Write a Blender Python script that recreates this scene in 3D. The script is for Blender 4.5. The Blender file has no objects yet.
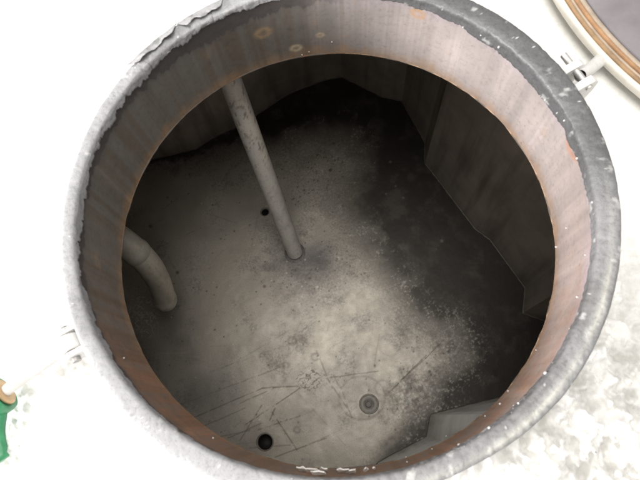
import bpy, bmesh, math
import numpy as np
from mathutils import Vector, Matrix

# ------------------------------------------------------------------ camera, light, exposure
scene = bpy.context.scene
F_PX = 550.0                                     # focal length for a 640 px wide frame
CAM = np.array([0.02255, -0.19867, 0.49194])
RX, RY = 0.30952, 0.06215
cam_data = bpy.data.cameras.new('camera')
cam = bpy.data.objects.new('camera', cam_data)
scene.collection.objects.link(cam)
cam.location = CAM
cam.rotation_euler = (RX, RY, 0)
cam_data.sensor_width = 36.0
cam_data.lens = F_PX / 640 * 36
cam_data.clip_start = 0.01
cam_data.clip_end = 60
cam_data.dof.use_dof = True
cam_data.dof.focus_distance = 1.0
cam_data.dof.aperture_fstop = 14.0
scene.camera = cam

world = bpy.data.worlds.new('World')
scene.world = world
world.use_nodes = True
bg = world.node_tree.nodes['Background']
bg.inputs[0].default_value = (1.0, 0.985, 0.96, 1)
bg.inputs[1].default_value = 0.50

def area_lamp(name, loc, target, sx, sy, power, col):
    d = bpy.data.lights.new(name, 'AREA')
    d.shape = 'RECTANGLE'; d.size = sx; d.size_y = sy; d.energy = power; d.color = col
    o = bpy.data.objects.new(name, d)
    scene.collection.objects.link(o)
    o.location = loc
    o.rotation_euler = (Vector(target) - Vector(loc)).to_track_quat('-Z', 'Y').to_euler()
    return o
area_lamp('ceiling_lamp', (0.02, -0.05, 2.5), (0, 0, -0.7), 1.7, 1.7, 55, (1.0, 0.97, 0.92))
area_lamp('left_fill_light', (-2.4, -0.95, 0.75), (0, 0, -0.02), 1.4, 0.7, 125, (1.0, 0.97, 0.95))  # unseen low light added to brighten the neck's right wall

vs = scene.view_settings
vs.view_transform = 'Standard'; vs.look = 'None'; vs.gamma = 1.0; vs.use_curve_mapping = False
vs.exposure = 0.35

# ------------------------------------------------------------------ placing helpers
cx_, sx_ = math.cos(RX), math.sin(RX); cy_, sy_ = math.cos(RY), math.sin(RY)
ROT = np.array([[cy_, 0, sy_], [0, 1, 0], [-sy_, 0, cy_]]) @ np.array([[1, 0, 0], [0, cx_, -sx_], [0, sx_, cx_]])
def at(px, py, z):
    """point of the place seen at photo pixel (px, py), at height z"""
    d = ROT @ np.array([(px - 320) / F_PX, -(py - 240) / F_PX, -1.0])
    return CAM + d * ((z - CAM[2]) / d[2])
def on_neck(px, py, r):
    """point on the inner neck wall of radius r seen at a photo pixel"""
    d = ROT @ np.array([(px - 320) / F_PX, -(py - 240) / F_PX, -1.0])
    a = d[0]**2 + d[1]**2; b = 2 * (CAM[0]*d[0] + CAM[1]*d[1]); c = CAM[0]**2 + CAM[1]**2 - r*r
    t = (-b + math.sqrt(b*b - 4*a*c)) / (2*a)
    return CAM + d * t
def to_photo(P):
    q = (P - CAM) @ ROT
    return 320 + F_PX * q[:, 0] / -q[:, 2], 240 - F_PX * q[:, 1] / -q[:, 2]

rng = np.random.default_rng(7)
PERM = np.random.default_rng(3).random((64, 64, 64))
def noise3(x, y, z):
    x, y, z = np.broadcast_arrays(np.asarray(x, float), np.asarray(y, float), np.asarray(z, float))
    ix, iy, iz = np.floor(x).astype(int), np.floor(y).astype(int), np.floor(z).astype(int)
    fx, fy, fz = x - ix, y - iy, z - iz
    fx, fy, fz = fx*fx*(3-2*fx), fy*fy*(3-2*fy), fz*fz*(3-2*fz)
    g = lambda a, b, c: PERM[(ix+a) & 63, (iy+b) & 63, (iz+c) & 63]
    l = lambda a, b, t: a + (b - a) * t
    return l(l(l(g(0,0,0), g(1,0,0), fx), l(g(0,1,0), g(1,1,0), fx), fy),
             l(l(g(0,0,1), g(1,0,1), fx), l(g(0,1,1), g(1,1,1), fx), fy), fz)
def fbm(x, y, z, o=4):
    v = 0; a = 0.5; t = 0
    for i in range(o):
        v = v + a * noise3(x * 2**i + 17.3*i, y * 2**i + 5.1*i, z * 2**i + 9.7*i); t += a; a *= 0.55
    return v / t
def sstep(a, b, x):
    t = np.clip((x - a) / (b - a), 0, 1); return t*t*(3-2*t)
def mixc(c, col, m):
    return c * (1 - m[:, None]) + np.array(col)[None, :] * m[:, None]

# ------------------------------------------------------------------ materials
def mat_plain(name, col, rough=0.5, metal=0.0, var=0.2, scale=60.0, bump=0.2, spec=0.5, coat=0.0):
    m = bpy.data.materials.new(name); m.use_nodes = True
    nt = m.node_tree; p = nt.nodes['Principled BSDF']
    p.inputs['Metallic'].default_value = metal
    p.inputs['Specular IOR Level'].default_value = spec
    p.inputs['Coat Weight'].default_value = coat
    tc = nt.nodes.new('ShaderNodeTexCoord')
    n = nt.nodes.new('ShaderNodeTexNoise'); n.inputs['Scale'].default_value = scale
    n.inputs['Detail'].default_value = 6; n.inputs['Roughness'].default_value = 0.65
    nt.links.new(tc.outputs['Object'], n.inputs['Vector'])
    r = nt.nodes.new('ShaderNodeValToRGB')
    r.color_ramp.elements[0].position = 0.3; r.color_ramp.elements[1].position = 0.72
    r.color_ramp.elements[0].color = (*[c * (1 - var) for c in col], 1)
    r.color_ramp.elements[1].color = (*[min(1, c * (1 + var)) for c in col], 1)
    nt.links.new(n.outputs[0], r.inputs[0]); nt.links.new(r.outputs[0], p.inputs['Base Color'])
    mr = nt.nodes.new('ShaderNodeMapRange')
    mr.inputs[3].default_value = max(0.02, rough - 0.12); mr.inputs[4].default_value = min(1, rough + 0.12)
    nt.links.new(n.outputs[0], mr.inputs[0]); nt.links.new(mr.outputs[0], p.inputs['Roughness'])
    b = nt.nodes.new('ShaderNodeBump'); b.inputs['Strength'].default_value = bump; b.inputs['Distance'].default_value = 0.001
    nt.links.new(n.outputs[0], b.inputs['Height']); nt.links.new(b.outputs[0], p.inputs['Normal'])
    return m
def mat_wear(name, metal=0.0, scale=300.0, bump=0.3, var=0.25, spec=0.5):
    """colour and roughness of wear come with the surface (attributes col / rough), fine grain from noise"""
    m = bpy.data.materials.new(name); m.use_nodes = True
    nt = m.node_tree; p = nt.nodes['Principled BSDF']
    p.inputs['Metallic'].default_value = metal; p.inputs['Specular IOR Level'].default_value = spec
    a = nt.nodes.new('ShaderNodeAttribute'); a.attribute_name = 'col'
    ar = nt.nodes.new('ShaderNodeAttribute'); ar.attribute_name = 'rough'
    tc = nt.nodes.new('ShaderNodeTexCoord')
    n = nt.nodes.new('ShaderNodeTexNoise'); n.inputs['Scale'].default_value = scale
    n.inputs['Detail'].default_value = 5; n.inputs['Roughness'].default_value = 0.7
    nt.links.new(tc.outputs['Object'], n.inputs['Vector'])
    mr = nt.nodes.new('ShaderNodeMapRange'); mr.inputs[1].default_value = 0.25; mr.inputs[2].default_value = 0.50
    mr.inputs[3].default_value = 1 - var; mr.inputs[4].default_value = 1 + var
    nt.links.new(n.outputs[0], mr.inputs[0])
    vm = nt.nodes.new('ShaderNodeVectorMath'); vm.operation = 'SCALE'
    nt.links.new(a.outputs['Color'], vm.inputs[0]); nt.links.new(mr.outputs[0], vm.inputs['Scale'])
    nt.links.new(vm.outputs[0], p.inputs['Base Color'])
    nt.links.new(ar.outputs['Fac'], p.inputs['Roughness'])
    b = nt.nodes.new('ShaderNodeBump'); b.inputs['Strength'].default_value = bump; b.inputs['Distance'].default_value = 0.0006
    nt.links.new(n.outputs[0], b.inputs['Height']); nt.links.new(b.outputs[0], p.inputs['Normal'])
    return m

M_floor = mat_wear('worn_floor_steel', metal=0.25, scale=420, bump=0.35, var=0.22)
def add_speckle(m):
    nt = m.node_tree; p = nt.nodes['Principled BSDF']
    a = nt.nodes.new('ShaderNodeAttribute'); a.attribute_name = 'speck'
    tc = nt.nodes.new('ShaderNodeTexCoord')
    n = nt.nodes.new('ShaderNodeTexNoise'); n.inputs['Scale'].default_value = 190; n.inputs['Detail'].default_value = 7; n.inputs['Roughness'].default_value = 0.72
    nt.links.new(tc.outputs['Object'], n.inputs['Vector'])
    ad = nt.nodes.new('ShaderNodeMath'); ad.operation = 'MULTIPLY_ADD'
    nt.links.new(a.outputs['Fac'], ad.inputs[0]); ad.inputs[1].default_value = 0.34
    nt.links.new(n.outputs[0], ad.inputs[2])
    mr = nt.nodes.new('ShaderNodeMapRange'); mr.inputs[1].default_value = 0.62; mr.inputs[2].default_value = 0.86; mr.inputs[4].default_value = 0.50
    nt.links.new(ad.outputs[0], mr.inputs[0])
    mx = nt.nodes.new('ShaderNodeMixRGB'); mx.inputs[2].default_value = (0.055, 0.047, 0.04, 1)
    src = p.inputs['Base Color'].links[0].from_socket
    nt.links.new(mr.outputs[0], mx.inputs[0]); nt.links.new(src, mx.inputs[1]); nt.links.new(mx.outputs[0], p.inputs['Base Color'])
add_speckle(M_floor)
M_neck = mat_wear('neck_steel', metal=0.15, scale=160, bump=0.35, var=0.14)
M_coat = mat_wear('rim_coating_paint', scale=300, bump=0.9, var=0.24)
M_top = mat_wear('crusted_white_paint', scale=180, bump=0.8, var=0.08, spec=0.3)
def mat_wall(name, col, rough, metal):
    m = mat_plain(name, col, rough, metal, 0.28, 11, 0.15)
    nt = m.node_tree; p = nt.nodes['Principled BSDF']
    tc = nt.nodes.new('ShaderNodeTexCoord'); mp = nt.nodes.new('ShaderNodeMapping'); mp.inputs['Scale'].default_value = (34, 34, 3.5)
    n = nt.nodes.new('ShaderNodeTexNoise'); n.inputs['Scale'].default_value = 1.0; n.inputs['Detail'].default_value = 5
    nt.links.new(tc.outputs['Object'], mp.inputs[0]); nt.links.new(mp.outputs[0], n.inputs['Vector'])
    mr = nt.nodes.new('ShaderNodeMapRange'); mr.inputs[1].default_value = 0.48; mr.inputs[2].default_value = 0.72; mr.inputs[4].default_value = 0.65
    mx = nt.nodes.new('ShaderNodeMixRGB'); mx.inputs[2].default_value = (col[0]*.35, col[1]*.31, col[2]*.27, 1)
    src = p.inputs['Base Color'].links[0].from_socket
    nt.links.new(n.outputs[0], mr.inputs[0]); nt.links.new(mr.outputs[0], mx.inputs[0]); nt.links.new(src, mx.inputs[1]); nt.links.new(mx.outputs[0], p.inputs['Base Color'])
    return m
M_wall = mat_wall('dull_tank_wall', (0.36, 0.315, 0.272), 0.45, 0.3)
M_wall_lit = mat_wall('lit_tank_wall', (0.92, 0.92, 0.90), 0.36, 0.0)  # same wall, lighter colour painted in for the near panels that catch light
M_seam = mat_plain('floor_seam_steel', (0.13, 0.118, 0.10), 0.5, 0.2, 0.4, 120, 0.5)
M_pipe = mat_wear('pipe_steel', metal=0.1, scale=300, bump=0.4, var=0.15)
M_roof = mat_plain('roof_underside_steel', (0.12, 0.105, 0.09), 0.6, 0.2, 0.3, 14, 0.3)
M_white = mat_plain('white_painted_steel', (0.74, 0.73, 0.71), 0.45, 0, 0.12, 90, 0.5)
M_dark = mat_plain('black_hole_shade', (0.012, 0.011, 0.010), 0.7, 0, 0.3, 60, 0.2)  # near-black lining paints in the shade inside the drain holes
M_drop = mat_plain('pale_droplet', (0.62, 0.61, 0.59), 0.12, 0, 0.05, 50, 0.0, 0.8, 0.6)
M_flake = mat_plain('white_paint_flake', (0.80, 0.79, 0.76), 0.5, 0, 0.1, 200, 0.5)
M_brass = mat_plain('tan_brass_washer', (0.52, 0.36, 0.20), 0.45, 0.4, 0.2, 120, 0.3)
M_green = mat_plain('green_enamel', (0.045, 0.25, 0.115), 0.35, 0, 0.3, 70, 0.5)
M_gask = mat_plain('tan_gasket', (0.42, 0.27, 0.15), 0.6, 0, 0.35, 45, 0.6)
M_lid = mat_plain('lid_grey_face', (0.20, 0.182, 0.192), 0.5, 0.1, 0.14, 30, 0.4)
M_lidw = mat_plain('lid_cream_flange', (0.80, 0.76, 0.68), 0.5, 0, 0.08, 60, 0.4)

# ------------------------------------------------------------------ object helpers
COL = scene.collection
def empty(name, loc, label, cat, group=None):
    o = bpy.data.objects.new(name, None); COL.objects.link(o); o.location = loc; o.empty_display_size = 0.05
    o['label'] = label; o['category'] = cat
    if group: o['group'] = group
    return o
def link(name, me, mat, parent, world_loc=None):
    """one mesh object; its vertices are given in world space and moved to the parent's frame"""
    o = bpy.data.objects.new(name, me); COL.objects.link(o)
    if mat and not me.materials: me.materials.append(mat)
    if parent is not None:
        o.parent = parent
        p = parent; off = Vector((0, 0, 0))
        while p is not None: off += p.location; p = p.parent
        if world_loc is None:
            o.location = -off
        else:
            o.location = Vector(world_loc) - off
    return o
def mesh_np(name, V, Fq, smooth=True, col=None, rough=None, speck=None):
    me = bpy.data.meshes.new(name)
    V = np.asarray(V, np.float32); Fq = np.asarray(Fq, np.int32)
    k = Fq.shape[1]
    me.vertices.add(len(V)); me.vertices.foreach_set('co', V.ravel())
    me.loops.add(Fq.size); me.loops.foreach_set('vertex_index', Fq.ravel())
    me.polygons.add(len(Fq)); me.polygons.foreach_set('loop_start', np.arange(0, Fq.size, k, dtype=np.int32))
    me.update(calc_edges=True)
    me.polygons.foreach_set('use_smooth', np.full(len(Fq), smooth))
    if col is not None:
        a = me.attributes.new('col', 'FLOAT_COLOR', 'POINT')
        a.data.foreach_set('color', np.concatenate([np.clip(col, 0, 1), np.ones((len(V), 1))], 1).astype(np.float32).ravel())
    if rough is not None:
        a = me.attributes.new('rough', 'FLOAT', 'POINT')
        a.data.foreach_set('value', np.clip(rough, 0.05, 1).astype(np.float32))
    if speck is not None:
        a = me.attributes.new('speck', 'FLOAT', 'POINT')
        a.data.foreach_set('value', np.clip(speck, 0, 1).astype(np.float32))
    me.validate(); me.update()
    return me
def grid_faces(n, m, wrap=False):
    """n rings (wrap closes them) of m profile points"""
    i = np.arange(n if wrap else n - 1); j = np.arange(m - 1)
    I, J = np.meshgrid(i, j, indexing='ij'); K = (I + 1) % n
    return np.stack([I*m + J, K*m + J, K*m + J + 1, I*m + J + 1], -1).reshape(-1, 4)
def tube_np(pts, rad, seg=28, cap=True):
    pts = np.asarray(pts, float); rad = np.broadcast_to(np.asarray(rad, float), (len(pts),))
    T = np.gradient(pts, axis=0); T /= np.linalg.norm(T, axis=1)[:, None]
    ref = np.array([0, 0, 1.0]) if abs(T[0][2]) < 0.9 else np.array([1.0, 0, 0])
    V = []
    u = np.cross(T[0], ref); u /= np.linalg.norm(u)
    a = np.arange(seg) * 2 * np.pi / seg
    for p, t, r in zip(pts, T, rad):
        u = u - t * (u @ t); u /= np.linalg.norm(u); w = np.cross(t, u)
        V.append(p + r * (np.cos(a)[:, None] * u + np.sin(a)[:, None] * w))
    V = np.array(V)                                      # (n, seg, 3)
    n = len(pts)
    I, J = np.meshgrid(np.arange(n - 1), np.arange(seg), indexing='ij'); K = (J + 1) % seg
    Fq = np.stack([I*seg + J, I*seg + K, (I+1)*seg + K, (I+1)*seg + J], -1).reshape(-1, 4)
    return V.reshape(-1, 3), Fq
def bm_mesh(name, bm, smooth=False, bevel=0.0, seg=2):
    if bevel > 0:
        bmesh.ops.bevel(bm, geom=list(bm.edges), offset=bevel, segments=seg, affect='EDGES', profile=0.6)
    bmesh.ops.recalc_face_normals(bm, faces=list(bm.faces))
    me = bpy.data.meshes.new(name); bm.to_mesh(me); bm.free()
    for p in me.polygons: p.use_smooth = smooth
    return me
def frame_mat(origin, xdir, zdir=(0, 0, 1)):
    x = Vector(xdir).normalized(); z = Vector(zdir); y = z.cross(x).normalized(); z = x.cross(y)
    return Matrix.Translation(Vector(origin)) @ Matrix((x, y, z)).transposed().to_4x4()
def prism(outline, t, M=Matrix(), name='plate', bevel=0.0):
    """closed outline in local x-z, thickness t along local y"""
    bm = bmesh.new()
    a = [bm.verts.new(M @ Vector((x, -t/2, z))) for x, z in outline]
    b = [bm.verts.new(M @ Vector((x, t/2, z))) for x, z in outline]
    n = len(a)
    bm.faces.new(a); bm.faces.new(b[::-1])
    for i in range(n): bm.faces.new([a[i], b[i], b[(i+1) % n], a[(i+1) % n]])
    return bm_mesh(name, bm, False, bevel)
def lathe(name, prof, M=Matrix(), seg=48, smooth=True, wob=None):
    """closed or open profile (r, z) turned about local z"""
    bm = bmesh.new(); rings = []
    for i in range(seg):
        a = 2*math.pi*i/seg
        rings.append([bm.verts.new(M @ Vector((r*math.cos(a), r*math.sin(a), z))) for r, z in prof])
    for i in range(seg):
        A, B = rings[i], rings[(i+1) % seg]
        for j in range(len(prof)-1):
            bm.faces.new([A[j], B[j], B[j+1], A[j+1]])
    bmesh.ops.remove_doubles(bm, verts=list(bm.verts), dist=1e-6)
    me = bm_mesh(name, bm, smooth)
    return me

# ------------------------------------------------------------------ dimensions
R = 0.25                  # neck inner radius
LIP = -0.1147             # lower lip of the neck
ROOF = -0.052             # top plate, outer face
ZF = -0.70                # tank floor

tank = empty('storage_tank', (0, 0, ZF), 'open white steel tank with round rusty manhole neck seen from above', 'tank')

# ------------------------------------------------------------------ top plate round the neck
def top_plate():
    n = 1200
    radii = np.concatenate([np.linspace(0.2535, 0.45, 120), np.linspace(0.452, 0.9, 60), [1.1, 1.4]])
    th = np.arange(n) * 2*np.pi/n
    T, Rr = np.meshgrid(th, radii, indexing='ij')
    x, y = (Rr*np.cos(T)).ravel(), (Rr*np.sin(T)).ravel(); r = Rr.ravel(); t = np.degrees(T).ravel()
    t = (t + 180) % 360 - 180
    crust = np.exp(-((t + 38) / 30)**2) * sstep(0.9, 0.30, r) + 0.35*np.exp(-((t + 148) / 16)**2) * sstep(0.55, 0.35, r)
    lumps = fbm(x*48, y*48, 3.3, 4)
    fine = fbm(x*150, y*150, 1.3, 3)
    h = crust * (0.009*sstep(0.45, 0.75, lumps) + 0.009*sstep(0.42, 0.72, fine)*(.3 + lumps)) + 0.0006*fbm(x*14, y*14, 8.1, 3)
    h += 0.010 * np.exp(-((r - 0.268)/0.008)**2) * (0.35 + 0.9*fbm(x*24, y*24, 2.2, 3))        # fillet weld bead at the neck
    z = ROOF + h
    c = np.tile(np.array([0.82, 0.81, 0.785]), (len(x), 1))
    dirt = crust * sstep(0.62, 0.38, lumps)
    c = mixc(c, (0.36, 0.355, 0.34), 0.9*crust*0.42 + 0.3*dirt)
    c = mixc(c, (0.30, 0.29, 0.26), 0.65*crust*sstep(0.58, 0.36, fine)*sstep(.65, .4, lumps)); c = mixc(c, (.8, .8, .79), .8*crust*sstep(.55, .68, lumps)*sstep(.4, .6, fine))
    V = np.stack([x, y, z], 1); m = len(radii)
    Fq = grid_faces(n, m, True)[:, ::-1]
    rough = 0.6 - 0.25*crust*sstep(0.5, 0.7, fine)
    o = link('top_plate', mesh_np('top_plate', V, Fq, True, c, rough), M_top, tank)
    # underside of the roof, a ring plate of its own 5 mm below
    V2 = []; F2 = []; k = 96
    for i in range(k):
        a = 2*math.pi*i/k
        for rr in (0.2545, 1.4): V2.append((rr*math.cos(a), rr*math.sin(a), ROOF - 0.006))
    for i in range(k):
        b = (i+1) % k; F2.append((2*i, 2*i+1, 2*b+1, 2*b))
    link('roof_underside', mesh_np('roof_underside', V2, F2, False), M_roof, tank)
top_plate()

# ------------------------------------------------------------------ neck
def ang(T): return (np.degrees(T) + 180) % 360 - 180
def neck():
    n = 1500
    zs = np.concatenate([np.linspace(LIP, -0.012, 84), [-0.008, -0.005]])
    prof = [(R, z) for z in zs] + [(R+0.001, -0.0035), (R+0.003, -0.003), (R+0.006, -0.004), (R+0.0065, -0.008), (R+0.0065, LIP-0.0008), (R+0.004, LIP-0.0016), (R+0.001, LIP-0.0012), (R, LIP)]
    m = len(prof)
    T, J = np.meshgrid(np.arange(n)*2*np.pi/n, np.arange(m), indexing='ij')
    pr = np.array(prof); rr = pr[J, 0].ravel(); z = pr[J, 1].ravel(); T = T.ravel(); t = ang(T)
    ct, st = np.cos(T), np.sin(T)
    big = fbm(ct*5+3, st*5+3, z*14, 4); med = fbm(ct*16+9, st*16+9, z*60, 4); fine = fbm(ct*60+9, st*60+9, z*240, 3)
    streak = fbm(ct*40+20, st*40+20, z*5, 3)
    inner = rr < R + 1e-4
    rr = rr - np.where(inner, 0.0012*(big-0.5) + 0.0005*(med-0.5), 0)
    # grey brown scale, pinkish tint that also paints the lit side brighter, rust low on the near side
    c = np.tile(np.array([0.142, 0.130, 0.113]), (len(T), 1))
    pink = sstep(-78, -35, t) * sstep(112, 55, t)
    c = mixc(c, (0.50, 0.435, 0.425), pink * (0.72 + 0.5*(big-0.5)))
    rust = np.exp(-((t + 62) / 48)**2) + np.exp(-((t + 128)/28)**2)
    c = mixc(c, (0.33, 0.17, 0.10), np.clip(rust*(0.55 + 1.1*(med-0.4)), 0, 0.9))
    hgt = (z - LIP) / (-LIP)
    c = mixc(c, (0.36, 0.215, 0.11), np.clip(sstep(0.20, 0.0, hgt + 0.22*(med-0.5))*0.75*(0.6 + 0.8*(streak-0.3)), 0, 0.9))
    c = mixc(c, (0.47, 0.40, 0.46), 0.55*pink*sstep(0.70, 0.93, hgt + 0.25*(big-0.5)))
    c = mixc(c, (0.30, 0.27, 0.25), 0.28*sstep(0.5, 0.8, streak)*(0.4+0.6*pink))
    c = mixc(c, (0.20, 0.12, 0.07), 0.6*sstep(0.72, 0.78, fine)*sstep(0.5, 0.68, med))
    c = mixc(c, (0.33, 0.22, 0.13), 0.30*sstep(0.58, 0.78, med)*sstep(0.5, 0.68, big))
    band = fbm(ct*14+31, st*14+31, z*1.5, 3); band2 = fbm(ct*34+11, st*34+11, z*3, 3)
    c = c * (0.80 + 0.42*band[:, None])
    c = mixc(c, (0.17, 0.165, 0.155), .35*sstep(.5, .62, band2)*(1-.6*pink)); c = mixc(c, (0.13, 0.095, 0.065), .35*sstep(.5, .36, band2)*(1-.8*pink))
    ragn = fbm(ct*26+3, st*26+3, 5.0, 3); ragf = fbm(ct*85+3, st*85+3, 5.0, 2)
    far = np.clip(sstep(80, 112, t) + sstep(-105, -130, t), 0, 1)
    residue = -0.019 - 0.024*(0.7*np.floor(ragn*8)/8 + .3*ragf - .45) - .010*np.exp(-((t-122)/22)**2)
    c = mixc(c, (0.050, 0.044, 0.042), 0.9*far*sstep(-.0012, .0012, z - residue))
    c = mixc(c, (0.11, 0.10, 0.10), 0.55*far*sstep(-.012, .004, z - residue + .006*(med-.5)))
    # water marks: two dried runs and a rust bloom on the far wall
    for (px, py, s, colr) in ((263, 33, .008, (.36, .25, .15)), (418, 14, .007, (.45, .28, .16)), (296, 48, .006, (.5, .42, .3)), (573, 148, .010, (.46, .22, .13)), (320, 35, .004, (.45, .36, .25))):
        p = on_neck(px, py, R)
        d = np.sqrt((rr*ct - p[0])**2 + (rr*st - p[1])**2 + ((z - p[2])*1.2)**2) / s
        ringm = np.exp(-((d - 1)/0.45)**2) + 0.35*np.exp(-d*d)
        c = mixc(c, colr, np.clip(ringm*(0.35 + 0.9*(fine-0.2)), 0, 0.9))
    rough = 0.42 + 0.3*(med - 0.4) + 0.15*rust.clip(0, 1) - 0.08*pink
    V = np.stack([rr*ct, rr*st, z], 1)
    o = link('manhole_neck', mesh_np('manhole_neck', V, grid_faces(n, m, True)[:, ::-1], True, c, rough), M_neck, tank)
    # rusty bead along the lower lip
    n2 = 900; k = 9
    T, A = np.meshgrid(np.arange(n2)*2*np.pi/n2, np.arange(k+1)*2*np.pi/k, indexing='ij')
    T = T.ravel(); A = A.ravel(); ct, st = np.cos(T), np.sin(T)
    w = fbm(ct*30+4, st*30+4, 2.0, 4); w2 = fbm(ct*9+4, st*9+4, 7.0, 3)
    rad = 0.0006 + 0.0019*w*sstep(.3, .55, w2)
    rr = R + 0.0012 - 0.0006*w2 + rad*np.cos(A); z = LIP - 0.0002 + rad*np.sin(A)
    t = ang(T); pink = sstep(-78, -35, t)*sstep(112, 55, t)
    c = np.tile(np.array([0.20, 0.125, 0.07]), (len(T), 1))
    c = mixc(c, (0.52, 0.36, 0.25), pink*0.7)
    c = mixc(c, (0.12, 0.07, 0.04), 0.8*sstep(0.45, 0.6, w)); c = mixc(c, (.10, .09, .08), .8*sstep(.52, .62, w2))
    link('lip_weld', mesh_np('lip_weld', np.stack([rr*ct, rr*st, z], 1), grid_faces(n2, k+1, True), True, c, np.full(len(T), .7)), M_neck, o)
    return o
neck_o = neck()

# ------------------------------------------------------------------ peeling coating over the rim
def coating():
    n = 1600
    th = np.arange(n)*2*np.pi/n; t = ang(th)
    ct, st = np.cos(th), np.sin(th)
    ro = np.interp(t, [-180, -173, -148, -121, -90, -64, -45, -8, 18, 45, 90, 121, 137, 170, 180],
                      [.2615, .2615, .2645, .267, .2665, .265, .268, .270, .2725, .273, .270, .267, .2635, .261, .2615])
    base = np.interp(t, [-180, -150, -110, -60, -10, 30, 60, 100, 125, 150, 180],
                        [-.013, -.0085, -.007, -.015, -.011, -.019, -.014, -.007, -.0055, -.009, -.013])
    rag = fbm(ct*17+7, st*17+7, 1.5, 3); rag2 = fbm(ct*75+7, st*75+7, 4.5, 3); rag3 = noise3(ct*11+2, st*11+2, 6.2)
    torn = 0.35 + 0.65*(sstep(95, 130, t) + sstep(-105, -125, t)).clip(0, 1)      # torn hem on the far left side
    step = np.floor(rag*8)/8
    hem = base - 0.026*torn*(0.65*step + 0.35*rag - 0.45) - (0.002 + .004*torn)*(rag2 - 0.5) - 0.012*torn*(rag3-.5)
    hem = np.minimum(hem, -0.0036)
    th_in = 0.0016 + 0.0012*rag2
    # profile: wall, hem edge, up the inside, over the top, down the outside
    prof_s = 30
    V = np.zeros((n, prof_s, 3)); S = np.zeros((n, prof_s)); hd = np.zeros((n, prof_s))
    def put(j, r, z):
        V[:, j, 0] = r*ct; V[:, j, 1] = r*st; V[:, j, 2] = z
    put(0, np.full(n, R + 0.0006), hem + 0.0002)
    put(1, R - th_in*0.8, hem + 0.0001)
    put(2, R - th_in, hem + 0.0007)
    for q in range(6):                                   # up
        f = (q+1)/6
        put(3+q, R - th_in*(1 - 0.2*f), hem*(1-f) + (-0.0006)*f + 0.0007*(1-f))
    rc = (ro + R - 0.001)/2; hw = (ro - R + 0.001)/2
    for q in range(13):                                  # over the top
        a = math.pi*(1 - (q+1)/14)
        put(9+q, rc + hw*math.cos(a), 0.0034*math.sin(a)**0.55)
    for q in range(8):
        f = (q+1)/8
        put(22+q, ro + 0.0006*f, -0.0005 - 0.040*f)
    flat = V.reshape(-1, 3); T = np.repeat(th, prof_s); tt = ang(T)
    rr = np.hypot(flat[:, 0], flat[:, 1])
    s = np.tile(np.arange(prof_s), n)
    crump = 0.6*fbm(flat[:, 0]*55, flat[:, 1]*55, flat[:, 2]*55+3, 4) + 0.4*fbm(flat[:, 0]*150, flat[:, 1]*150, flat[:, 2]*150+3, 3) - 0.5
    rough_side = 0.8 + 0.9*np.exp(-((tt+45)/45)**2) + 0.9*np.exp(-((tt-130)/22)**2) + 0.7*np.exp(-((tt-38)/40)**2)
    w = ((s > 2) & (s < 27)).astype(float)
    nrm = np.stack([flat[:, 0]/rr*np.where(s < 9, -1, np.where(s > 21, 1, 0)), flat[:, 1]/rr*np.where(s < 9, -1, np.where(s > 21, 1, 0)), np.where((s >= 9) & (s <= 21), 1.0, 0)], 1)
    flat = flat + nrm * (0.0032*crump*rough_side*w)[:, None]
    # colours of the layers
    dist = flat[:, 2] - np.repeat(hem, prof_s)           # height above hem
    med = fbm(flat[:, 0]*90, flat[:, 1]*90, flat[:, 2]*90, 4); big = fbm(flat[:, 0]*18, flat[:, 1]*18, 4.0, 3)
    fine = fbm(flat[:, 0]*260, flat[:, 1]*260, flat[:, 2]*260, 3)
    c = np.tile(np.array([0.27, 0.27, 0.28]), (len(T), 1))
    darkq = sstep(108, 85, tt)*sstep(-20, 10, tt)        # charcoal sealant on the hinge side
    c = mixc(c, (0.085, 0.086, 0.088), 0.95*darkq)
    rq = sstep(-100, -60, tt)*sstep(10, -25, tt)
    c = mixc(c, (0.20, 0.198, 0.196), 0.9*rq)
    c = mixc(c, (0.105, 0.102, 0.104), 0.75*rq*sstep(.2575, .2535, rr + .004*(med-.5))); c = mixc(c, (0.40, 0.39, 0.355), 0.85*rq*np.exp(-((rr-0.2610 + .002*(big-.5))/0.0022)**2))
    c = mixc(c, (0.11, 0.108, 0.108), 0.75*rq*sstep(0.2655, 0.2685, rr))
    ts = sstep(100, 118, tt)                              # dark adhesive left along the torn hem
    ltop = np.clip(ts + sstep(-100, -120, tt), 0, 1)
    c = mixc(c, (0.085, 0.075, 0.070), 0.92*ltop*(s < 9)*sstep(0.0035, 0.001, dist - 0.004*(med-0.5)))
    crack = np.abs(fbm(flat[:, 0]*26+1, flat[:, 1]*26+1, 3.0, 3) - 0.5)
    c = mixc(c, (0.06, 0.055, 0.05), 0.85*sstep(0.012, 0.004, crack)*np.exp(-((tt-128)/20)**2))
    c = mixc(c, (0.19, 0.19, 0.195), 0.6*sstep(0.48, 0.66, big)*(1-darkq))
    c = mixc(c, (0.45, 0.45, 0.44), 0.6*sstep(0.66, 0.76, med))
    c = mixc(c, (0.80, 0.79, 0.78), 0.7*sstep(0.79, 0.84, fine))
    rough = 0.45 + 0.3*(med-0.4) - 0.1*darkq
    o = link('rim_coating', mesh_np('rim_coating', flat, grid_faces(n, prof_s, True)[:, ::-1], True, c, rough), M_coat, tank)
    o['label'] = 'grey peeling coating with ragged torn inner hem'
    return o
coat_o = coating()

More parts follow.
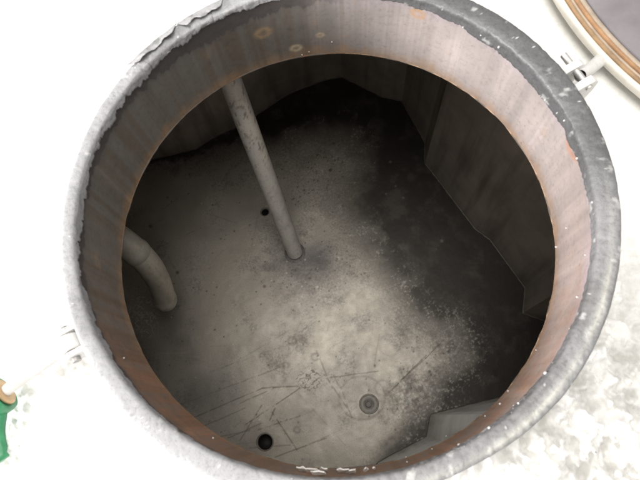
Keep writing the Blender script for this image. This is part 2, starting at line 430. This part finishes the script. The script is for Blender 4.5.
# curled flaps of torn coating
def flap(tdeg, span, length, lift, seed):
    nu, nv = 60, 8
    U, W = np.meshgrid(np.linspace(0, 1, nu), np.linspace(0, 1, nv), indexing='ij')
    a = np.radians(tdeg + (U - 0.5)*span)
    env = np.clip(np.minimum(U, 1 - U)*7, 0.05, 1)
    edge = env*(0.35 + 1.0*fbm(U*6 + seed, seed*3.1, 0.5, 4)); v = W*edge
    r = R + 0.0150 - length*v + 0.0012*fbm(U*9, 4.2, seed, 3)
    z = 0.0046 + lift*v**1.4*(0.3 + 1.3*noise3(U*4, seed, 2.2)) - 0.0012*(W < 0.05)
    V = np.stack([r*np.cos(a), r*np.sin(a), z], -1).reshape(-1, 3)
    c = np.tile(np.array([.29, .29, .295]), (len(V), 1))
    c = mixc(c, (.14, .14, .14), .8*sstep(.45, .7, fbm(V[:, 0]*120, V[:, 1]*120, 1., 3)))
    o = link('torn_flap', mesh_np('torn_flap', V, grid_faces(nu, nv), True, c, np.full(len(V), .45)), M_coat, coat_o)
    m = o.modifiers.new('thick', 'SOLIDIFY'); m.thickness = 0.0007
for a in ((136, 15, .012, .0045, 1), (122, 13, .013, .0035, 2), (108, 10, .010, .003, 3)):
    flap(*a)

# ------------------------------------------------------------------ tank walls: corrugated, vertical facets standing on the floor
wall_px = [(342, 77), (382, 97), (402, 101), (425, 143), (425, 163), (475, 229), (490, 240), (525, 288), (523, 313), (547, 322),
           (566, 342), (506, 396), (431, 415), (427, 437), (378, 463)]
poly = [at(x, y, ZF)[:2] for x, y in wall_px]
last = poly[-1]
poly += [np.array([last[0]-.035, last[1]-.045]), np.array([-.12, last[1]-.045]), np.array([-.155, last[1]-.005]), np.array([-.33, last[1]-.005]),
         np.array([-.365, last[1]-.045]), np.array([-.62, last[1]-.045])]
lx = -0.62
y0 = poly[-1][1]
ys = np.linspace(y0, at(110, 178, ZF)[1]+0.02, 6)
for i in range(1, 6):
    poly.append(np.array([lx - (0.03 if i % 2 else 0.0), ys[i]]))
poly += [at(x, y, ZF)[:2] for x, y in ((150, 160), (196, 149), (212, 138), (243, 124), (280, 99), (295, 91), (325, 80))]
poly = np.array(poly)
def wall_panels():
    n = len(poly); cen = poly.mean(0); h0, h1 = ZF - 0.004, ROOF - 0.0065
    for i in range(n):
        a, b = poly[i], poly[(i+1) % n]
        d = b - a; L = np.linalg.norm(d); d = d/L; nr = np.array([d[1], -d[0]])
        # polygon runs clockwise seen from above -> inside is to the right; push the thickness outwards
        out = -nr if AREA < 0 else nr
        bm = bmesh.new(); t = 0.0035
        pts = [a, b, b + out*t, a + out*t]
        lo = [bm.verts.new((p[0], p[1], h0)) for p in pts]; hi = [bm.verts.new((p[0], p[1], h1)) for p in pts]
        bm.faces.new(lo); bm.faces.new(hi)
        for k in range(4): bm.faces.new([lo[k], lo[(k+1) % 4], hi[(k+1) % 4], hi[k]])
        link('wall_panel', bm_mesh('wall_panel', bm), M_wall_lit if i in (11, 12, 13, 14) else M_wall, tank)
def floor_seam():
    pts = np.concatenate([poly, poly[:1]]); out = []
    for a, b in zip(pts[:-1], pts[1:]):
        k = max(2, int(np.linalg.norm(b-a)/.004)); u = np.linspace(0, 1, k, endpoint=False)[:, None]; out.append(a*(1-u) + b*u)
    out = np.concatenate(out); out = np.concatenate([out, out[:1]])
    cen = np.array([-.1, .12]); w = fbm(out[:, 0]*90, out[:, 1]*90, 3., 3)
    V, Fq = tube_np(np.column_stack([out, np.full(len(out), ZF + .0005)]), .0004 + .0034*w, 8)
    link('floor_seam', mesh_np('floor_seam', V, Fq), M_seam, tank)
floor_seam()
AREA = 0.5*np.sum(poly[:, 0]*np.roll(poly[:, 1], -1) - np.roll(poly[:, 0], -1)*poly[:, 1])
wall_panels()

# ------------------------------------------------------------------ floor
def seg_dist(px, py, a, b):
    d = np.array(b, float) - a; L = d @ d
    u = np.clip(((px-a[0])*d[0] + (py-a[1])*d[1])/L, 0, 1)
    return np.hypot(px-a[0]-u*d[0], py-a[1]-u*d[1]), u
def poly_sd(px, py, pts):
    """signed distance to a closed outline, positive inside"""
    pts = np.array(pts, float); d = np.full(px.shape, 1e9); ins = np.zeros(px.shape, bool)
    for i in range(len(pts)):
        a, b = pts[i], pts[(i+1) % len(pts)]
        d = np.minimum(d, seg_dist(px, py, a, b)[0])
        cond = (a[1] > py) != (b[1] > py)
        with np.errstate(divide='ignore', invalid='ignore'):
            xi = (b[0]-a[0])*(py-a[1])/(b[1]-a[1]) + a[0]
        ins ^= cond & (px < xi)
    return np.where(ins, d, -d)
HOLES = [(265, 442, 0.0150), (265, 212, 0.0085)]
PLUG = (369, 404)
def floor():
    x = np.concatenate([np.arange(-0.66, -0.52, 0.006), np.arange(-0.52, 0.50, 0.00165)])
    y = np.concatenate([np.arange(-0.36, 0.46, 0.00165), np.arange(0.46, 0.66, 0.004)])
    X, Y = np.meshgrid(x, y, indexing='ij'); n, m = X.shape; X = X.ravel(); Y = Y.ravel()
    P = np.stack([X, Y, np.full(X.shape, ZF)], 1); px, py = to_photo(P)      # where each spot lies in the photo, to place stains
    b1 = fbm(X*7+3, Y*7+3, 1.5, 4); b2 = fbm(X*24, Y*24, 5.5, 5); b3 = fbm(X*95, Y*95, 2.5, 4); b4 = fbm(X*260, Y*260, 7.7, 3)
    c = np.tile(np.array([0.322, 0.292, 0.246]), (len(X), 1))
    c = mixc(c, (0.20, 0.182, 0.153), sstep(0.40, 0.66, b1)*0.65)
    c = mixc(c, (0.40, 0.375, 0.33), sstep(0.45, 0.72, b2)*0.4)
    c = mixc(c, (0.18, 0.16, 0.138), sstep(0.42, 0.75, b3)*sstep(0.40, 0.70, b2)*0.5)
    speck = 0.55*sstep(.45, .7, b2)
    rough = 0.46 + 0.25*(b2-0.45) + 0.2*(b3-.5)
    # dark oily film over the far and the hinge side of the floor
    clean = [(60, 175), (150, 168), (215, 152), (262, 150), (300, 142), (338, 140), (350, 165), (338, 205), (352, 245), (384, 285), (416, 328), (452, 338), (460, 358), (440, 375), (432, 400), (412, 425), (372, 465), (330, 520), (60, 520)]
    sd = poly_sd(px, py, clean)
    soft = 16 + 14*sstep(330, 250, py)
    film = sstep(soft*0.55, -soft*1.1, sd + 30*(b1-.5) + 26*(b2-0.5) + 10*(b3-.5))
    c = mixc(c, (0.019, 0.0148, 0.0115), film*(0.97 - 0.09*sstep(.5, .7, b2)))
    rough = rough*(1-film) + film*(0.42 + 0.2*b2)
    # speckle along the film's margin
    edge = np.exp(-((sd + 4)/20)**2)
    speck = speck + 0.75*edge*(.4 + b2)
    c = mixc(c, (0.36, 0.34, 0.30), np.exp(-((sd+10)/18)**2)*sstep(0.58, 0.70, b4)*sstep(0.42, 0.6, b2)*0.7)
    # white crust flecks lower right
    q = np.exp(-(((px-447)/18)**2 + ((py-348)/17)**2)) + np.exp(-(((px-415)/26)**2 + ((py-398)/24)**2))
    c = mixc(c, (0.10, 0.088, 0.074), np.clip(q, 0, 1)*sstep(0.44, 0.60, b3 + 0.5*(b2-.5))*0.7); speck = speck + .7*np.clip(q, 0, 1)
    c = mixc(c, (0.45, 0.43, 0.39), np.clip(q, 0, 1)*sstep(0.54, 0.64, b4)*0.6)
    # speckled pitting across the far light area
    q = np.exp(-(((px-330)/52)**2 + ((py-175)/38)**2)) + 1.1*np.exp(-(((px-312)/42)**2 + ((py-275)/30)**2)) + 0.5*np.exp(-(((px-290)/30)**2 + ((py-345)/25)**2))
    speck = speck + .85*np.clip(q, 0, 1)*(.5 + b2)
    # soft dark stains; the lower-left ones also paint shade beside the lit strip
    for (sx, sy, wx, wy, k, colr) in ((304, 260, 30, 15, 1.0, (.085, .077, .078)), (320, 252, 17, 11, .6, (.075, .068, .07)), (300, 282, 34, 22, .6, (.11, .10, .095)), (180, 345, 30, 36, .85, (.13, .115, .10)), (240, 300, 40, 34, .35, (.17, .15, .125)), (205, 395, 34, 24, .85, (.13, .12, .11)),
                                      (160, 300, 26, 18, .62, (.10, .09, .08)), (150, 250, 28, 46, .6, (.14, .12, .1)), (270, 345, 22, 14, .45, (.13, .12, .1)), (140, 360, 24, 34, .75, (.12, .1, .085)),
                                      (258, 440, 17, 11, .55, (.13, .115, .10)), (305, 418, 22, 9, .45, (.17, .155, .14)), (338, 398, 9, 8, .4, (.16, .15, .13)), (210, 165, 50, 12, .3, (.12, .11, .1)), (240, 215, 20, 40, .25, (.16, .14, .12))):
        d = ((px-sx)/wx)**2 + ((py-sy)/wy)**2
        c = mixc(c, colr, np.clip(k*np.exp(-d)*(0.5 + 1.1*(b2-.1)), 0, .95))
    # black sludge line along the far wall
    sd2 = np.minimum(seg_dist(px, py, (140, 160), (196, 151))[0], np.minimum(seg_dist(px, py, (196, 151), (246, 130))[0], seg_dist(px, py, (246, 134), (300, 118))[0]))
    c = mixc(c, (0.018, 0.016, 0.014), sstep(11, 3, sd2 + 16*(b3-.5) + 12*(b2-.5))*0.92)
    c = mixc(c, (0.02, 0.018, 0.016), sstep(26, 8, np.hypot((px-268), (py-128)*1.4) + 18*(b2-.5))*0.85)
    # crusty patch of squiggles
    q = sstep(17, 10, np.hypot((px-310)*1.0, (py-380)*1.15) + 14*(b2-.5))
    ridge = np.abs(fbm(X*150, Y*150, 3.1, 2) - 0.5)
    c = mixc(c, (0.075, 0.062, 0.05), q*sstep(0.07, 0.03, ridge)*0.95)
    # crust near the bent pipe
    q = sstep(30, 14, np.hypot((px-140)*1.3, py-315) + 20*(b2-.5))
    c = mixc(c, (0.46, 0.43, 0.36), q*sstep(0.06, 0.02, ridge)*0.55)
    # ring marks
    for (sx, sy, r0, k) in ((362, 398, 23, .5), (383, 388, 8, .4), (292, 341, 4, .6), (315, 357, 3.5, .6), (297, 430, 3, .7), (390, 345, 11, .2), (478, 353, 6, .25), (286, 365, 3, .5), (369, 404, 13, .25)):
        d = np.hypot(px-sx, (py-sy)*1.06)
        colr = (.13, .115, .1) if sx < 470 else (.16, .14, .12)
        c = mixc(c, colr, k*np.exp(-((d-r0)/1.3)**2)*sstep(.40, .55, b3 + .12))
    # knife scratches
    sc_ = [((180, 405), (284, 366), .35), ((186, 421), (262, 388), .6), ((262, 388), (297, 386), .7), ((240, 403), (276, 387), .5), ((245, 425), (300, 388), .75), ((228, 438), (262, 423), .45),
           ((272, 412), (297, 450), .8), ((268, 424), (275, 408), .7), ((275, 457), (326, 438), .5), ((258, 430), (300, 416), .55), ((322, 379), (378, 371), .5), ((392, 390), (426, 355), .6), ((396, 386), (444, 340), .5),
           ((324, 374), (350, 412), .5), ((316, 350), (332, 388), .45), ((334, 376), (342, 392), .4), ((190, 432), (245, 408), .4), ((205, 440), (250, 430), .4), ((262, 405), (240, 440), .5), ((340, 385), (352, 418), .35),
           ((210, 372), (300, 340), .22), ((230, 365), (290, 330), .2), ((296, 450), (340, 430), .35), ((250, 448), (290, 445), .4), ((378, 300), (420, 330), .15), ((160, 240), (190, 300), .15), ((300, 395), (345, 445), .2)]
    for a, b, k in sc_:
        wob = 1.4*(b2-.5)
        d, u = seg_dist(px + wob, py + wob, a, b)
        c = mixc(c, (0.10, 0.085, 0.07), min(.9, k*1.45)*sstep(.9, 0.25, d)*sstep(.40, .62, b3 + .12))
    # fine random scratches
    for i in range(70):
        a = np.array([rng.uniform(150, 430), rng.uniform(200, 460)]); an = rng.normal(-0.5, 0.5); L = rng.uniform(6, 34)
        b = a + L*np.array([math.cos(an), math.sin(an)])
        sel = (px > min(a[0], b[0])-3) & (px < max(a[0], b[0])+3) & (py > min(a[1], b[1])-3) & (py < max(a[1], b[1])+3)
        idx = np.nonzero(sel)[0]
        if len(idx) == 0: continue
        d, u = seg_dist(px[idx], py[idx], a, b)
        if film[idx].max() > .25: continue
        c[idx] = mixc(c[idx], (0.11, 0.1, 0.085) if i % 4 else (.38, .36, .32), rng.uniform(.15, .35)*sstep(.8, .2, d))
    # pits and dots
    for i in range(620):
        a = np.array([rng.uniform(125, 470), rng.uniform(140, 465)]) if i < 260 else (np.array([rng.normal(322, 26), rng.normal(172, 20)]) if i < 400 else (np.array([rng.normal(312, 22), rng.normal(268, 18)]) if i < 520 else np.array([rng.normal(428, 22), rng.normal(378, 26)])))
        r0 = rng.uniform(.4, 1.15)*(1 + (i % 29 == 0))
        idx = np.nonzero((np.abs(px-a[0]) < r0*2+1) & (np.abs(py-a[1]) < r0*2+1))[0]
        if len(idx) == 0: continue
        d = np.hypot(px[idx]-a[0], py[idx]-a[1])
        c[idx] = mixc(c[idx], (.05, .043, .036) if i % 5 else (.40, .38, .34), .75*(1-.75*film[idx])*sstep(r0*1.2, r0*.4, d))
    z = ZF + 0.004*(b1-.5) + 0.0005*(b3-.5) + 0.0008*film*0
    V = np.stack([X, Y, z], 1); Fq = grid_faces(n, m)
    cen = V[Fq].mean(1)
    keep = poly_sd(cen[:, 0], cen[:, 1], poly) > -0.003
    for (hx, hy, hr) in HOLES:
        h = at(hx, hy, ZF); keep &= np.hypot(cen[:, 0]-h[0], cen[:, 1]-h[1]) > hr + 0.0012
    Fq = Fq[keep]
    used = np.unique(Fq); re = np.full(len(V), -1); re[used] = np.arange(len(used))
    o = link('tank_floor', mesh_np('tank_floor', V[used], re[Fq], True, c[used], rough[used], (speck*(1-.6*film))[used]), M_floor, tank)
    return o
floor_o = floor()
M_ring = mat_plain('stained_hole_edge', (0.16, 0.142, 0.12), 0.5, 0.2, 0.3, 150, 0.4)
for (hx, hy, hr) in HOLES:
    h = at(hx, hy, ZF); M = Matrix.Translation(Vector(h))
    d = link('drain_hole', lathe('drain_hole', [(hr+.0035, -.0012), (hr+.003, .0008), (hr+.0012, .0009), (hr, .0000), (hr, -.05), (0, -.05)], M, 40), M_ring, floor_o)
    link('hole_bore', lathe('hole_bore', [(hr-.0004, -.004), (hr-.0004, -.047), (0, -.047)], M, 40), M_dark, d)
h = at(*PLUG, ZF); M = Matrix.Translation(Vector(h))
M_plug = mat_plain('worn_plug_steel', (0.21, 0.195, 0.17), 0.55, 0.2, 0.25, 140, 0.5)
pl = link('drain_plug', lathe('drain_plug', [(.0205, -.001), (.0203, .0016), (.0192, .0024), (.0178, .0022), (.0168, .0010), (.0160, .0012), (.008, .0016), (.0075, .0004), (.004, .0002), (0, .0002)], M, 44), M_plug, floor_o)
hm = bmesh.new(); bmesh.ops.create_cone(hm, cap_ends=True, segments=6, radius1=.0068, radius2=.0062, depth=.004, matrix=M @ Matrix.Translation((-.001, -.001, .0022)))
link('plug_hex', bm_mesh('plug_hex', hm, False, .0008), mat_plain('dark_plug_hex', (.10, .09, .08), .5, .2, .3, 200, .4), pl)

# ------------------------------------------------------------------ pipes inside the tank
def pipe(name, pts, rad, mat, wall=0.003, crust=None, basecol=(.50, .475, .44)):
    V, Fq = tube_np(pts, rad, 40)
    n = len(pts)
    # open end: a turned-in wall
    Vi, Fi = tube_np(pts, np.asarray(rad) - wall, 40)
    off = len(V)
    end = [[(n-1)*40 + j, (n-1)*40 + (j+1) % 40, off + (n-1)*40 + (j+1) % 40, off + (n-1)*40 + j] for j in range(40)]
    A = np.concatenate([V, Vi]); Fa = np.concatenate([Fq, Fi[:, ::-1] + off, np.array(end)])
    b = fbm(A[:, 0]*60, A[:, 1]*60, A[:, 2]*30, 4); b2 = fbm(A[:, 0]*200, A[:, 1]*200, A[:, 2]*140, 3)
    c = np.tile(np.array(basecol), (len(A), 1))
    c = mixc(c, np.array(basecol)*0.72, 0.6*sstep(.42, .68, b))
    if crust:
        z0, z1 = crust
        m = sstep(z0, z0+.06, A[:, 2])*sstep(z1+.05, z1, A[:, 2])
        ridge = np.abs(b - .5)
        c = mixc(c, (.62, .58, .50), m*sstep(.47, .56, b)*0.7)
        c = mixc(c, (.17, .13, .09), m*sstep(.016, .004, ridge)*0.75)
    c = mixc(c, (.2, .18, .15), .4*sstep(.62, .74, b2))
    c[off:] *= 0.35
    return link(name, mesh_np(name, A, Fa, True, c, .5 + .2*(b-.5)), mat, tank)
p0 = at(295, 253, ZF); p1 = at(230, 80, -0.215)
d = (p1 - p0); tp = p0 + d*((ROOF - 0.008 - ZF)/(p1[2]-ZF))
NP = 160
u = np.linspace(0, 1, NP)[:, None]
dp = pipe('dip_pipe', tp*(1-u) + p0*u, np.full(NP, .0178), M_pipe, .003, (-.42, -.16))
dp['label'] = 'straight pale grey pipe running down to the floor'
foot = lathe('pipe_foot', [(.0176, .0045), (.0190, .0030), (.0215, .0012), (.0240, .0001), (.0250, -.0015)], frame_mat(p0, (1, 0, 0)), 40)
link('pipe_foot', foot, mat_plain('dark_weld_scale', (.15, .138, .13), .6, .1, .4, 160, .8), dp)
def spline(ctrl, n):
    ctrl = np.array(ctrl); k = len(ctrl); out = []
    C = np.concatenate([[2*ctrl[0]-ctrl[1]], ctrl, [2*ctrl[-1]-ctrl[-2]]])
    for s in np.linspace(0, k-1.0001, n):
        i = int(s); f = s - i; a, b, c_, d_ = C[i:i+4]
        out.append(.5*((2*b) + (-a+c_)*f + (2*a-5*b+4*c_-d_)*f*f + (-a+3*b-3*c_+d_)*f**3))
    return np.array(out)
bp = [np.array([-0.648, at(20, 190, -.30)[1] + .02, -.285]), at(70, 212, -.30), at(105, 230, -.315), at(130, 247, -.335), at(148, 264, -.385), at(159, 282, -.455), at(166, 302, -.545)]
bo = pipe('bent_pipe', spline(bp, 70), np.linspace(.0240, .0205, 70), M_pipe, .003, None, (.44, .41, .345))
bs = spline(bp, 70)
for k_, rr_, nm in ((67, .0222, 'pipe_end_collar'), (38, .0232, 'elbow_weld')):
    V, Fq = tube_np(bs[k_-2:k_+3] if k_ < 66 else bs[65:70], [rr_-.002, rr_, rr_+.0003, rr_, rr_-.002], 40)
    b_ = fbm(V[:, 0]*90, V[:, 1]*90, V[:, 2]*90, 3)
    link(nm, mesh_np(nm, V, Fq, True, np.array([[.40, .375, .32]])*(.6+.7*b_[:, None]), np.full(len(V), .55)), M_pipe, bo)
bo['label'] = 'short bent inlet pipe turning down at its open end'

# ------------------------------------------------------------------ beads and flakes on the neck
def drops():
    bm = bmesh.new()
    spots = [(508, 391, 2.2), (500, 404, 2.6), (514, 406, 2.2), (491, 430, 2.6), (459, 445, 3.0), (485, 416, 1.8), (556, 373, 3.4), (124, 358, 1.9), (213, 438, 2.0), (556, 247, 2.6), (544, 96, 2.0), (566, 120, 2.0), (576, 152, 3.0), (579, 158, 2.4), (572, 143, 2.2),
             (598, 199, 2.2), (520, 405, 2.0), (536, 350, 1.6), (566, 228, 1.6), (577, 297, 2.2), (407, 462, 1.6), (500, 46, 2.6), (482, 34, 2.0), (464, 26, 1.8), (406, 457, 1.3), (332, 42, 1.6), (309, 52, 1.5), (302, 55, 1.8), (585, 255, 1.5), (432, 449, 1.5), (446, 436, 1.3), (572, 330, 1.5)]
    for (x, y, s) in spots:
        p = on_neck(x, y, R - 0.0004); rad = s/F_PX*0.58*0.5*0.95
        if p[2] > -0.004: p[2] = -0.004
        if p[2] > -0.013: p = p * np.array([.992, .992, 1])
        M = Matrix.Translation(Vector(p)) @ Matrix.Diagonal((1, 1, 1.25, 1))
        bmesh.ops.create_icosphere(bm, subdivisions=2, radius=rad, matrix=M)
    o = link('bead_droplets', bm_mesh('bead_droplets', bm, True), M_drop, neck_o); o['kind'] = 'stuff'
drops()
def flakes():
    r2 = np.random.default_rng(21)
    for (x, y, w, h) in ((302, 470.5, 9, 3.0), (312, 472, 12, 4.2), (324, 471, 8, 3), (343, 472, 12, 3.6), (352, 473, 8, 3), (366, 471, 4, 2.2), (374, 470, 3, 2.2), (318, 474.5, 13, 2.6)):
        p = on_neck(x, y, R - .001); a = math.atan2(p[1], p[0]); k = 0.6/F_PX
        bm = bmesh.new(); nn = 9
        tang = Vector((-math.sin(a), math.cos(a), 0)); up = Vector((-.35*math.cos(a), -.35*math.sin(a), 1)).normalized()
        ins = Vector((-math.cos(a), -math.sin(a), 0))
        ring = []
        for i in range(nn):
            b = 2*math.pi*i/nn; q = .6 + .6*r2.random()
            ring.append(Vector(p) + tang*(w*.5*k*q*math.cos(b)) + up*(h*2.0*k*q*math.sin(b)) + ins*(.0014 + .0012*r2.random()))
        fr = [bm.verts.new(v) for v in ring]; bk = [bm.verts.new(v - ins*.0012) for v in ring]
        cc = bm.verts.new(Vector(p) + ins*.0028)
        for i in range(nn):
            bm.faces.new([fr[i], fr[(i+1) % nn], cc]); bm.faces.new([fr[i], bk[i], bk[(i+1) % nn], fr[(i+1) % nn]])
        bm.faces.new(bk[::-1])
        link('paint_flake', bm_mesh('paint_flake', bm, False), M_flake, neck_o)
flakes()

# ------------------------------------------------------------------ lug on the rim and its swing bolt
lug_p = at(68, 343, -0.006); la = math.atan2(lug_p[1], lug_p[0]); rad_dir = Vector((math.cos(la), math.sin(la), 0)); tan_dir = Vector((-math.sin(la), math.cos(la), 0))
ear = [(-.004, -.030), (.016, -.020), (.0215, -.012), (.0215, -.004), (.016, .001), (-.004, .001)]
for s in (-1, 1):
    Mx = frame_mat(rad_dir*(.2635) + tan_dir*(s*.0115) + Vector((0, 0, -.004)), rad_dir)
    link('bolt_lug', prism(ear, .005, Mx, 'bolt_lug', .0008), M_white, tank)
lugc = rad_dir*.2775 + Vector((0, 0, -.012))
rod_end = Vector(at(4, 392, -.012)); start = lugc
sb = empty('swing_bolt', start, 'white swing bolt with green wing nut and tan washer hinged at the rim', 'bolt')
rd = (rod_end - start).normalized()
bm = bmesh.new()
Mpin = Matrix.Translation(start) @ tan_dir.to_track_quat('Z', 'Y').to_matrix().to_4x4()
bmesh.ops.create_cone(bm, cap_ends=True, segments=20, radius1=.0042, radius2=.0042, depth=.036, matrix=Mpin)
link('pivot_pin', bm_mesh('pivot_pin', bm, False, .0006), mat_plain('grey_pin', (.30, .29, .28), .4, .5, .2, 90, .3), sb)
eye = lathe('bolt_eye', [(.0044, -.0075), (.0095, -.0075), (.0105, -.006), (.0105, .006), (.0095, .0075), (.0044, .0075), (.0044, -.0075)], Mpin, 32)
link('bolt_eye', eye, M_white, sb)
V, Fq = tube_np([start + rd*.008, start + rd*.03, start + rd*.06, start + rd*.12], [.0058, .0056, .0056, .0056], 24)
rod = link('rod', mesh_np('rod', V, Fq), M_white, sb)
Mr = Matrix.Translation(rod_end) @ rd.to_track_quat('Z', 'Y').to_matrix().to_4x4()
link('washer', lathe('washer', [(.0058, -.0020), (.0125, -.0020), (.0132, -.001), (.0132, .0008), (.0125, .0012), (.0058, .0012)], Mr, 36), M_brass, sb)
nut = link('wing_nut', lathe('wing_nut', [(.0060, .0016), (.0150, .0014), (.0172, .000), (.0182, .003), (.0180, .010), (.0160, .016), (.0140, .026), (.0100, .030), (.0060, .030)], Mr, 40), M_green, sb)
side = rd.cross(Vector((0, 0, 1))).normalized()
for s in (-1, 1):
    bm = bmesh.new(); nu, nv = 12, 8; G = []
    for i in range(nu):
        uu = i/(nu-1); row = []
        for j in range(nv):
            b = 2*math.pi*j/nv
            cpt = rod_end + rd*(.014 + .012*uu + .010*math.sin(uu*2.4)) + side*(s*(.010 + .040*uu)) + Vector((0, 0, -.006*uu))
            wdt = (.0150 - .005*abs(uu-.25) if uu < .9 else .009); th_ = .0065*(1 - .35*uu)
            row.append(bm.verts.new(cpt + rd*(wdt*math.cos(b)) + Vector((0, 0, 1))*(th_*math.sin(b))))
        G.append(row)
    for i in range(nu-1):
        for j in range(nv): bm.faces.new([G[i][j], G[i+1][j], G[i+1][(j+1) % nv], G[i][(j+1) % nv]])
    bm.faces.new(G[0]); bm.faces.new(G[-1][::-1])
    link('wing', bm_mesh('wing', bm, True), M_green, nut)

# ------------------------------------------------------------------ hinge and the open lid
hp = at(583, 74, -0.004); ha = math.atan2(hp[1], hp[0]); hr_ = Vector((math.cos(ha), math.sin(ha), 0)); ht = Vector((-math.sin(ha), math.cos(ha), 0))
edge_p = Vector(at(597, 56, -0.034)); er = math.hypot(edge_p.x, edge_p.y)
lid_a = math.radians(31); la_dir = Vector((math.cos(lid_a), math.sin(lid_a), 0)); lt = Vector((-math.sin(lid_a), math.cos(lid_a), 0))
for s in (-1, 1):
    Mx = frame_mat(hr_*.268 + ht*(s*.011) + Vector((0, 0, -.006)), hr_)
    link('hinge_ear', prism([(-.002, -.038), (.024, -.034), (.031, -.012), (.031, .002), (.024, .0085), (.012, .007), (-.002, .000)], .008, Mx, 'hinge_ear', .0008), M_white, tank)
bm = bmesh.new()
Mp = Matrix.Translation(hr_*.2875 + Vector((0, 0, -.005)) + ht*.006) @ ht.to_track_quat('Z', 'Y').to_matrix().to_4x4()
bmesh.ops.create_cone(bm, cap_ends=True, segments=20, radius1=.0036, radius2=.0036, depth=.046, matrix=Mp)
link('hinge_pin', bm_mesh('hinge_pin', bm, False, .0006), mat_plain('grey_hinge_pin', (.55, .54, .52), .4, .5, .2, 90, .3), tank)
tilt = math.radians(5)
LR = 0.40
out = Vector((la_dir.x*math.cos(tilt), la_dir.y*math.cos(tilt), math.sin(tilt))); nrm = out.cross(lt).normalized()
if nrm.z < 0: nrm = -nrm
lid_c = edge_p + out*LR
lid = empty('manhole_lid', lid_c, 'round open manhole lid with tan gasket ring and grey inner face', 'lid')
Ml = Matrix.Translation(lid_c) @ Matrix((out, nrm.cross(out), nrm)).transposed().to_4x4()
link('lid_flange', lathe('lid_flange', [(LR-.034, -.004), (LR-.034, -.008), (LR-.003, -.008), (LR, -.004), (LR, .003), (LR-.002, .0045), (LR-.006, .0045), (LR-.0075, .0025), (LR-.0075, -.004), (LR-.034, -.004)], Ml, 160), M_lidw, lid)
M_gask2 = mat_plain('cream_gasket_seat', (0.50, 0.41, 0.32), 0.6, 0, 0.25, 55, 0.6)
M_gask3 = mat_plain('orange_rust_ring', (0.44, 0.25, 0.13), 0.65, 0, 0.35, 40, 0.6)
link('gasket', lathe('gasket', [(LR-.0080, -.0035), (LR-.0080, .0020), (LR-.0095, .0036), (LR-.0125, .0036), (LR-.0138, .0015), (LR-.0138, -.0035)], Ml, 160), M_gask, lid)
link('gasket_seat', lathe('gasket_seat', [(LR-.0140, -.0035), (LR-.0140, .0012), (LR-.0155, .0020), (LR-.0172, .0012), (LR-.0172, -.0035)], Ml, 160), M_gask2, lid)
link('rust_ring', lathe('rust_ring', [(LR-.0174, -.0035), (LR-.0174, .0024), (LR-.0190, .0036), (LR-.0215, .0032), (LR-.0225, .0010), (LR-.0225, -.0035)], Ml, 160), M_gask3, lid)
link('inner_seat', lathe('inner_seat', [(LR-.0227, -.0035), (LR-.0227, .0008), (LR-.0250, .0012), (LR-.0285, .0004), (LR-.0285, -.0035)], Ml, 160), M_gask2, lid)
link('inner_face', lathe('inner_face', [(LR-.0290, -.0035), (LR-.0300, -.0010), (LR-.033, .0005), (LR-.06, .001), (LR-.16, -.010), (0, -.014)], Ml, 120), M_lid, lid)
arm = bmesh.new()
a0 = hr_*.2875 + Vector((0, 0, -.005)); a1 = lid_c - out*(LR-.02) - nrm*.014
V, Fq = tube_np([a0, a0*.5 + a1*.5 + Vector((0, 0, -.003)), a1], [.0062, .0068, .0075], 16)
link('hinge_arm', mesh_np('hinge_arm', V, Fq), M_white, lid)
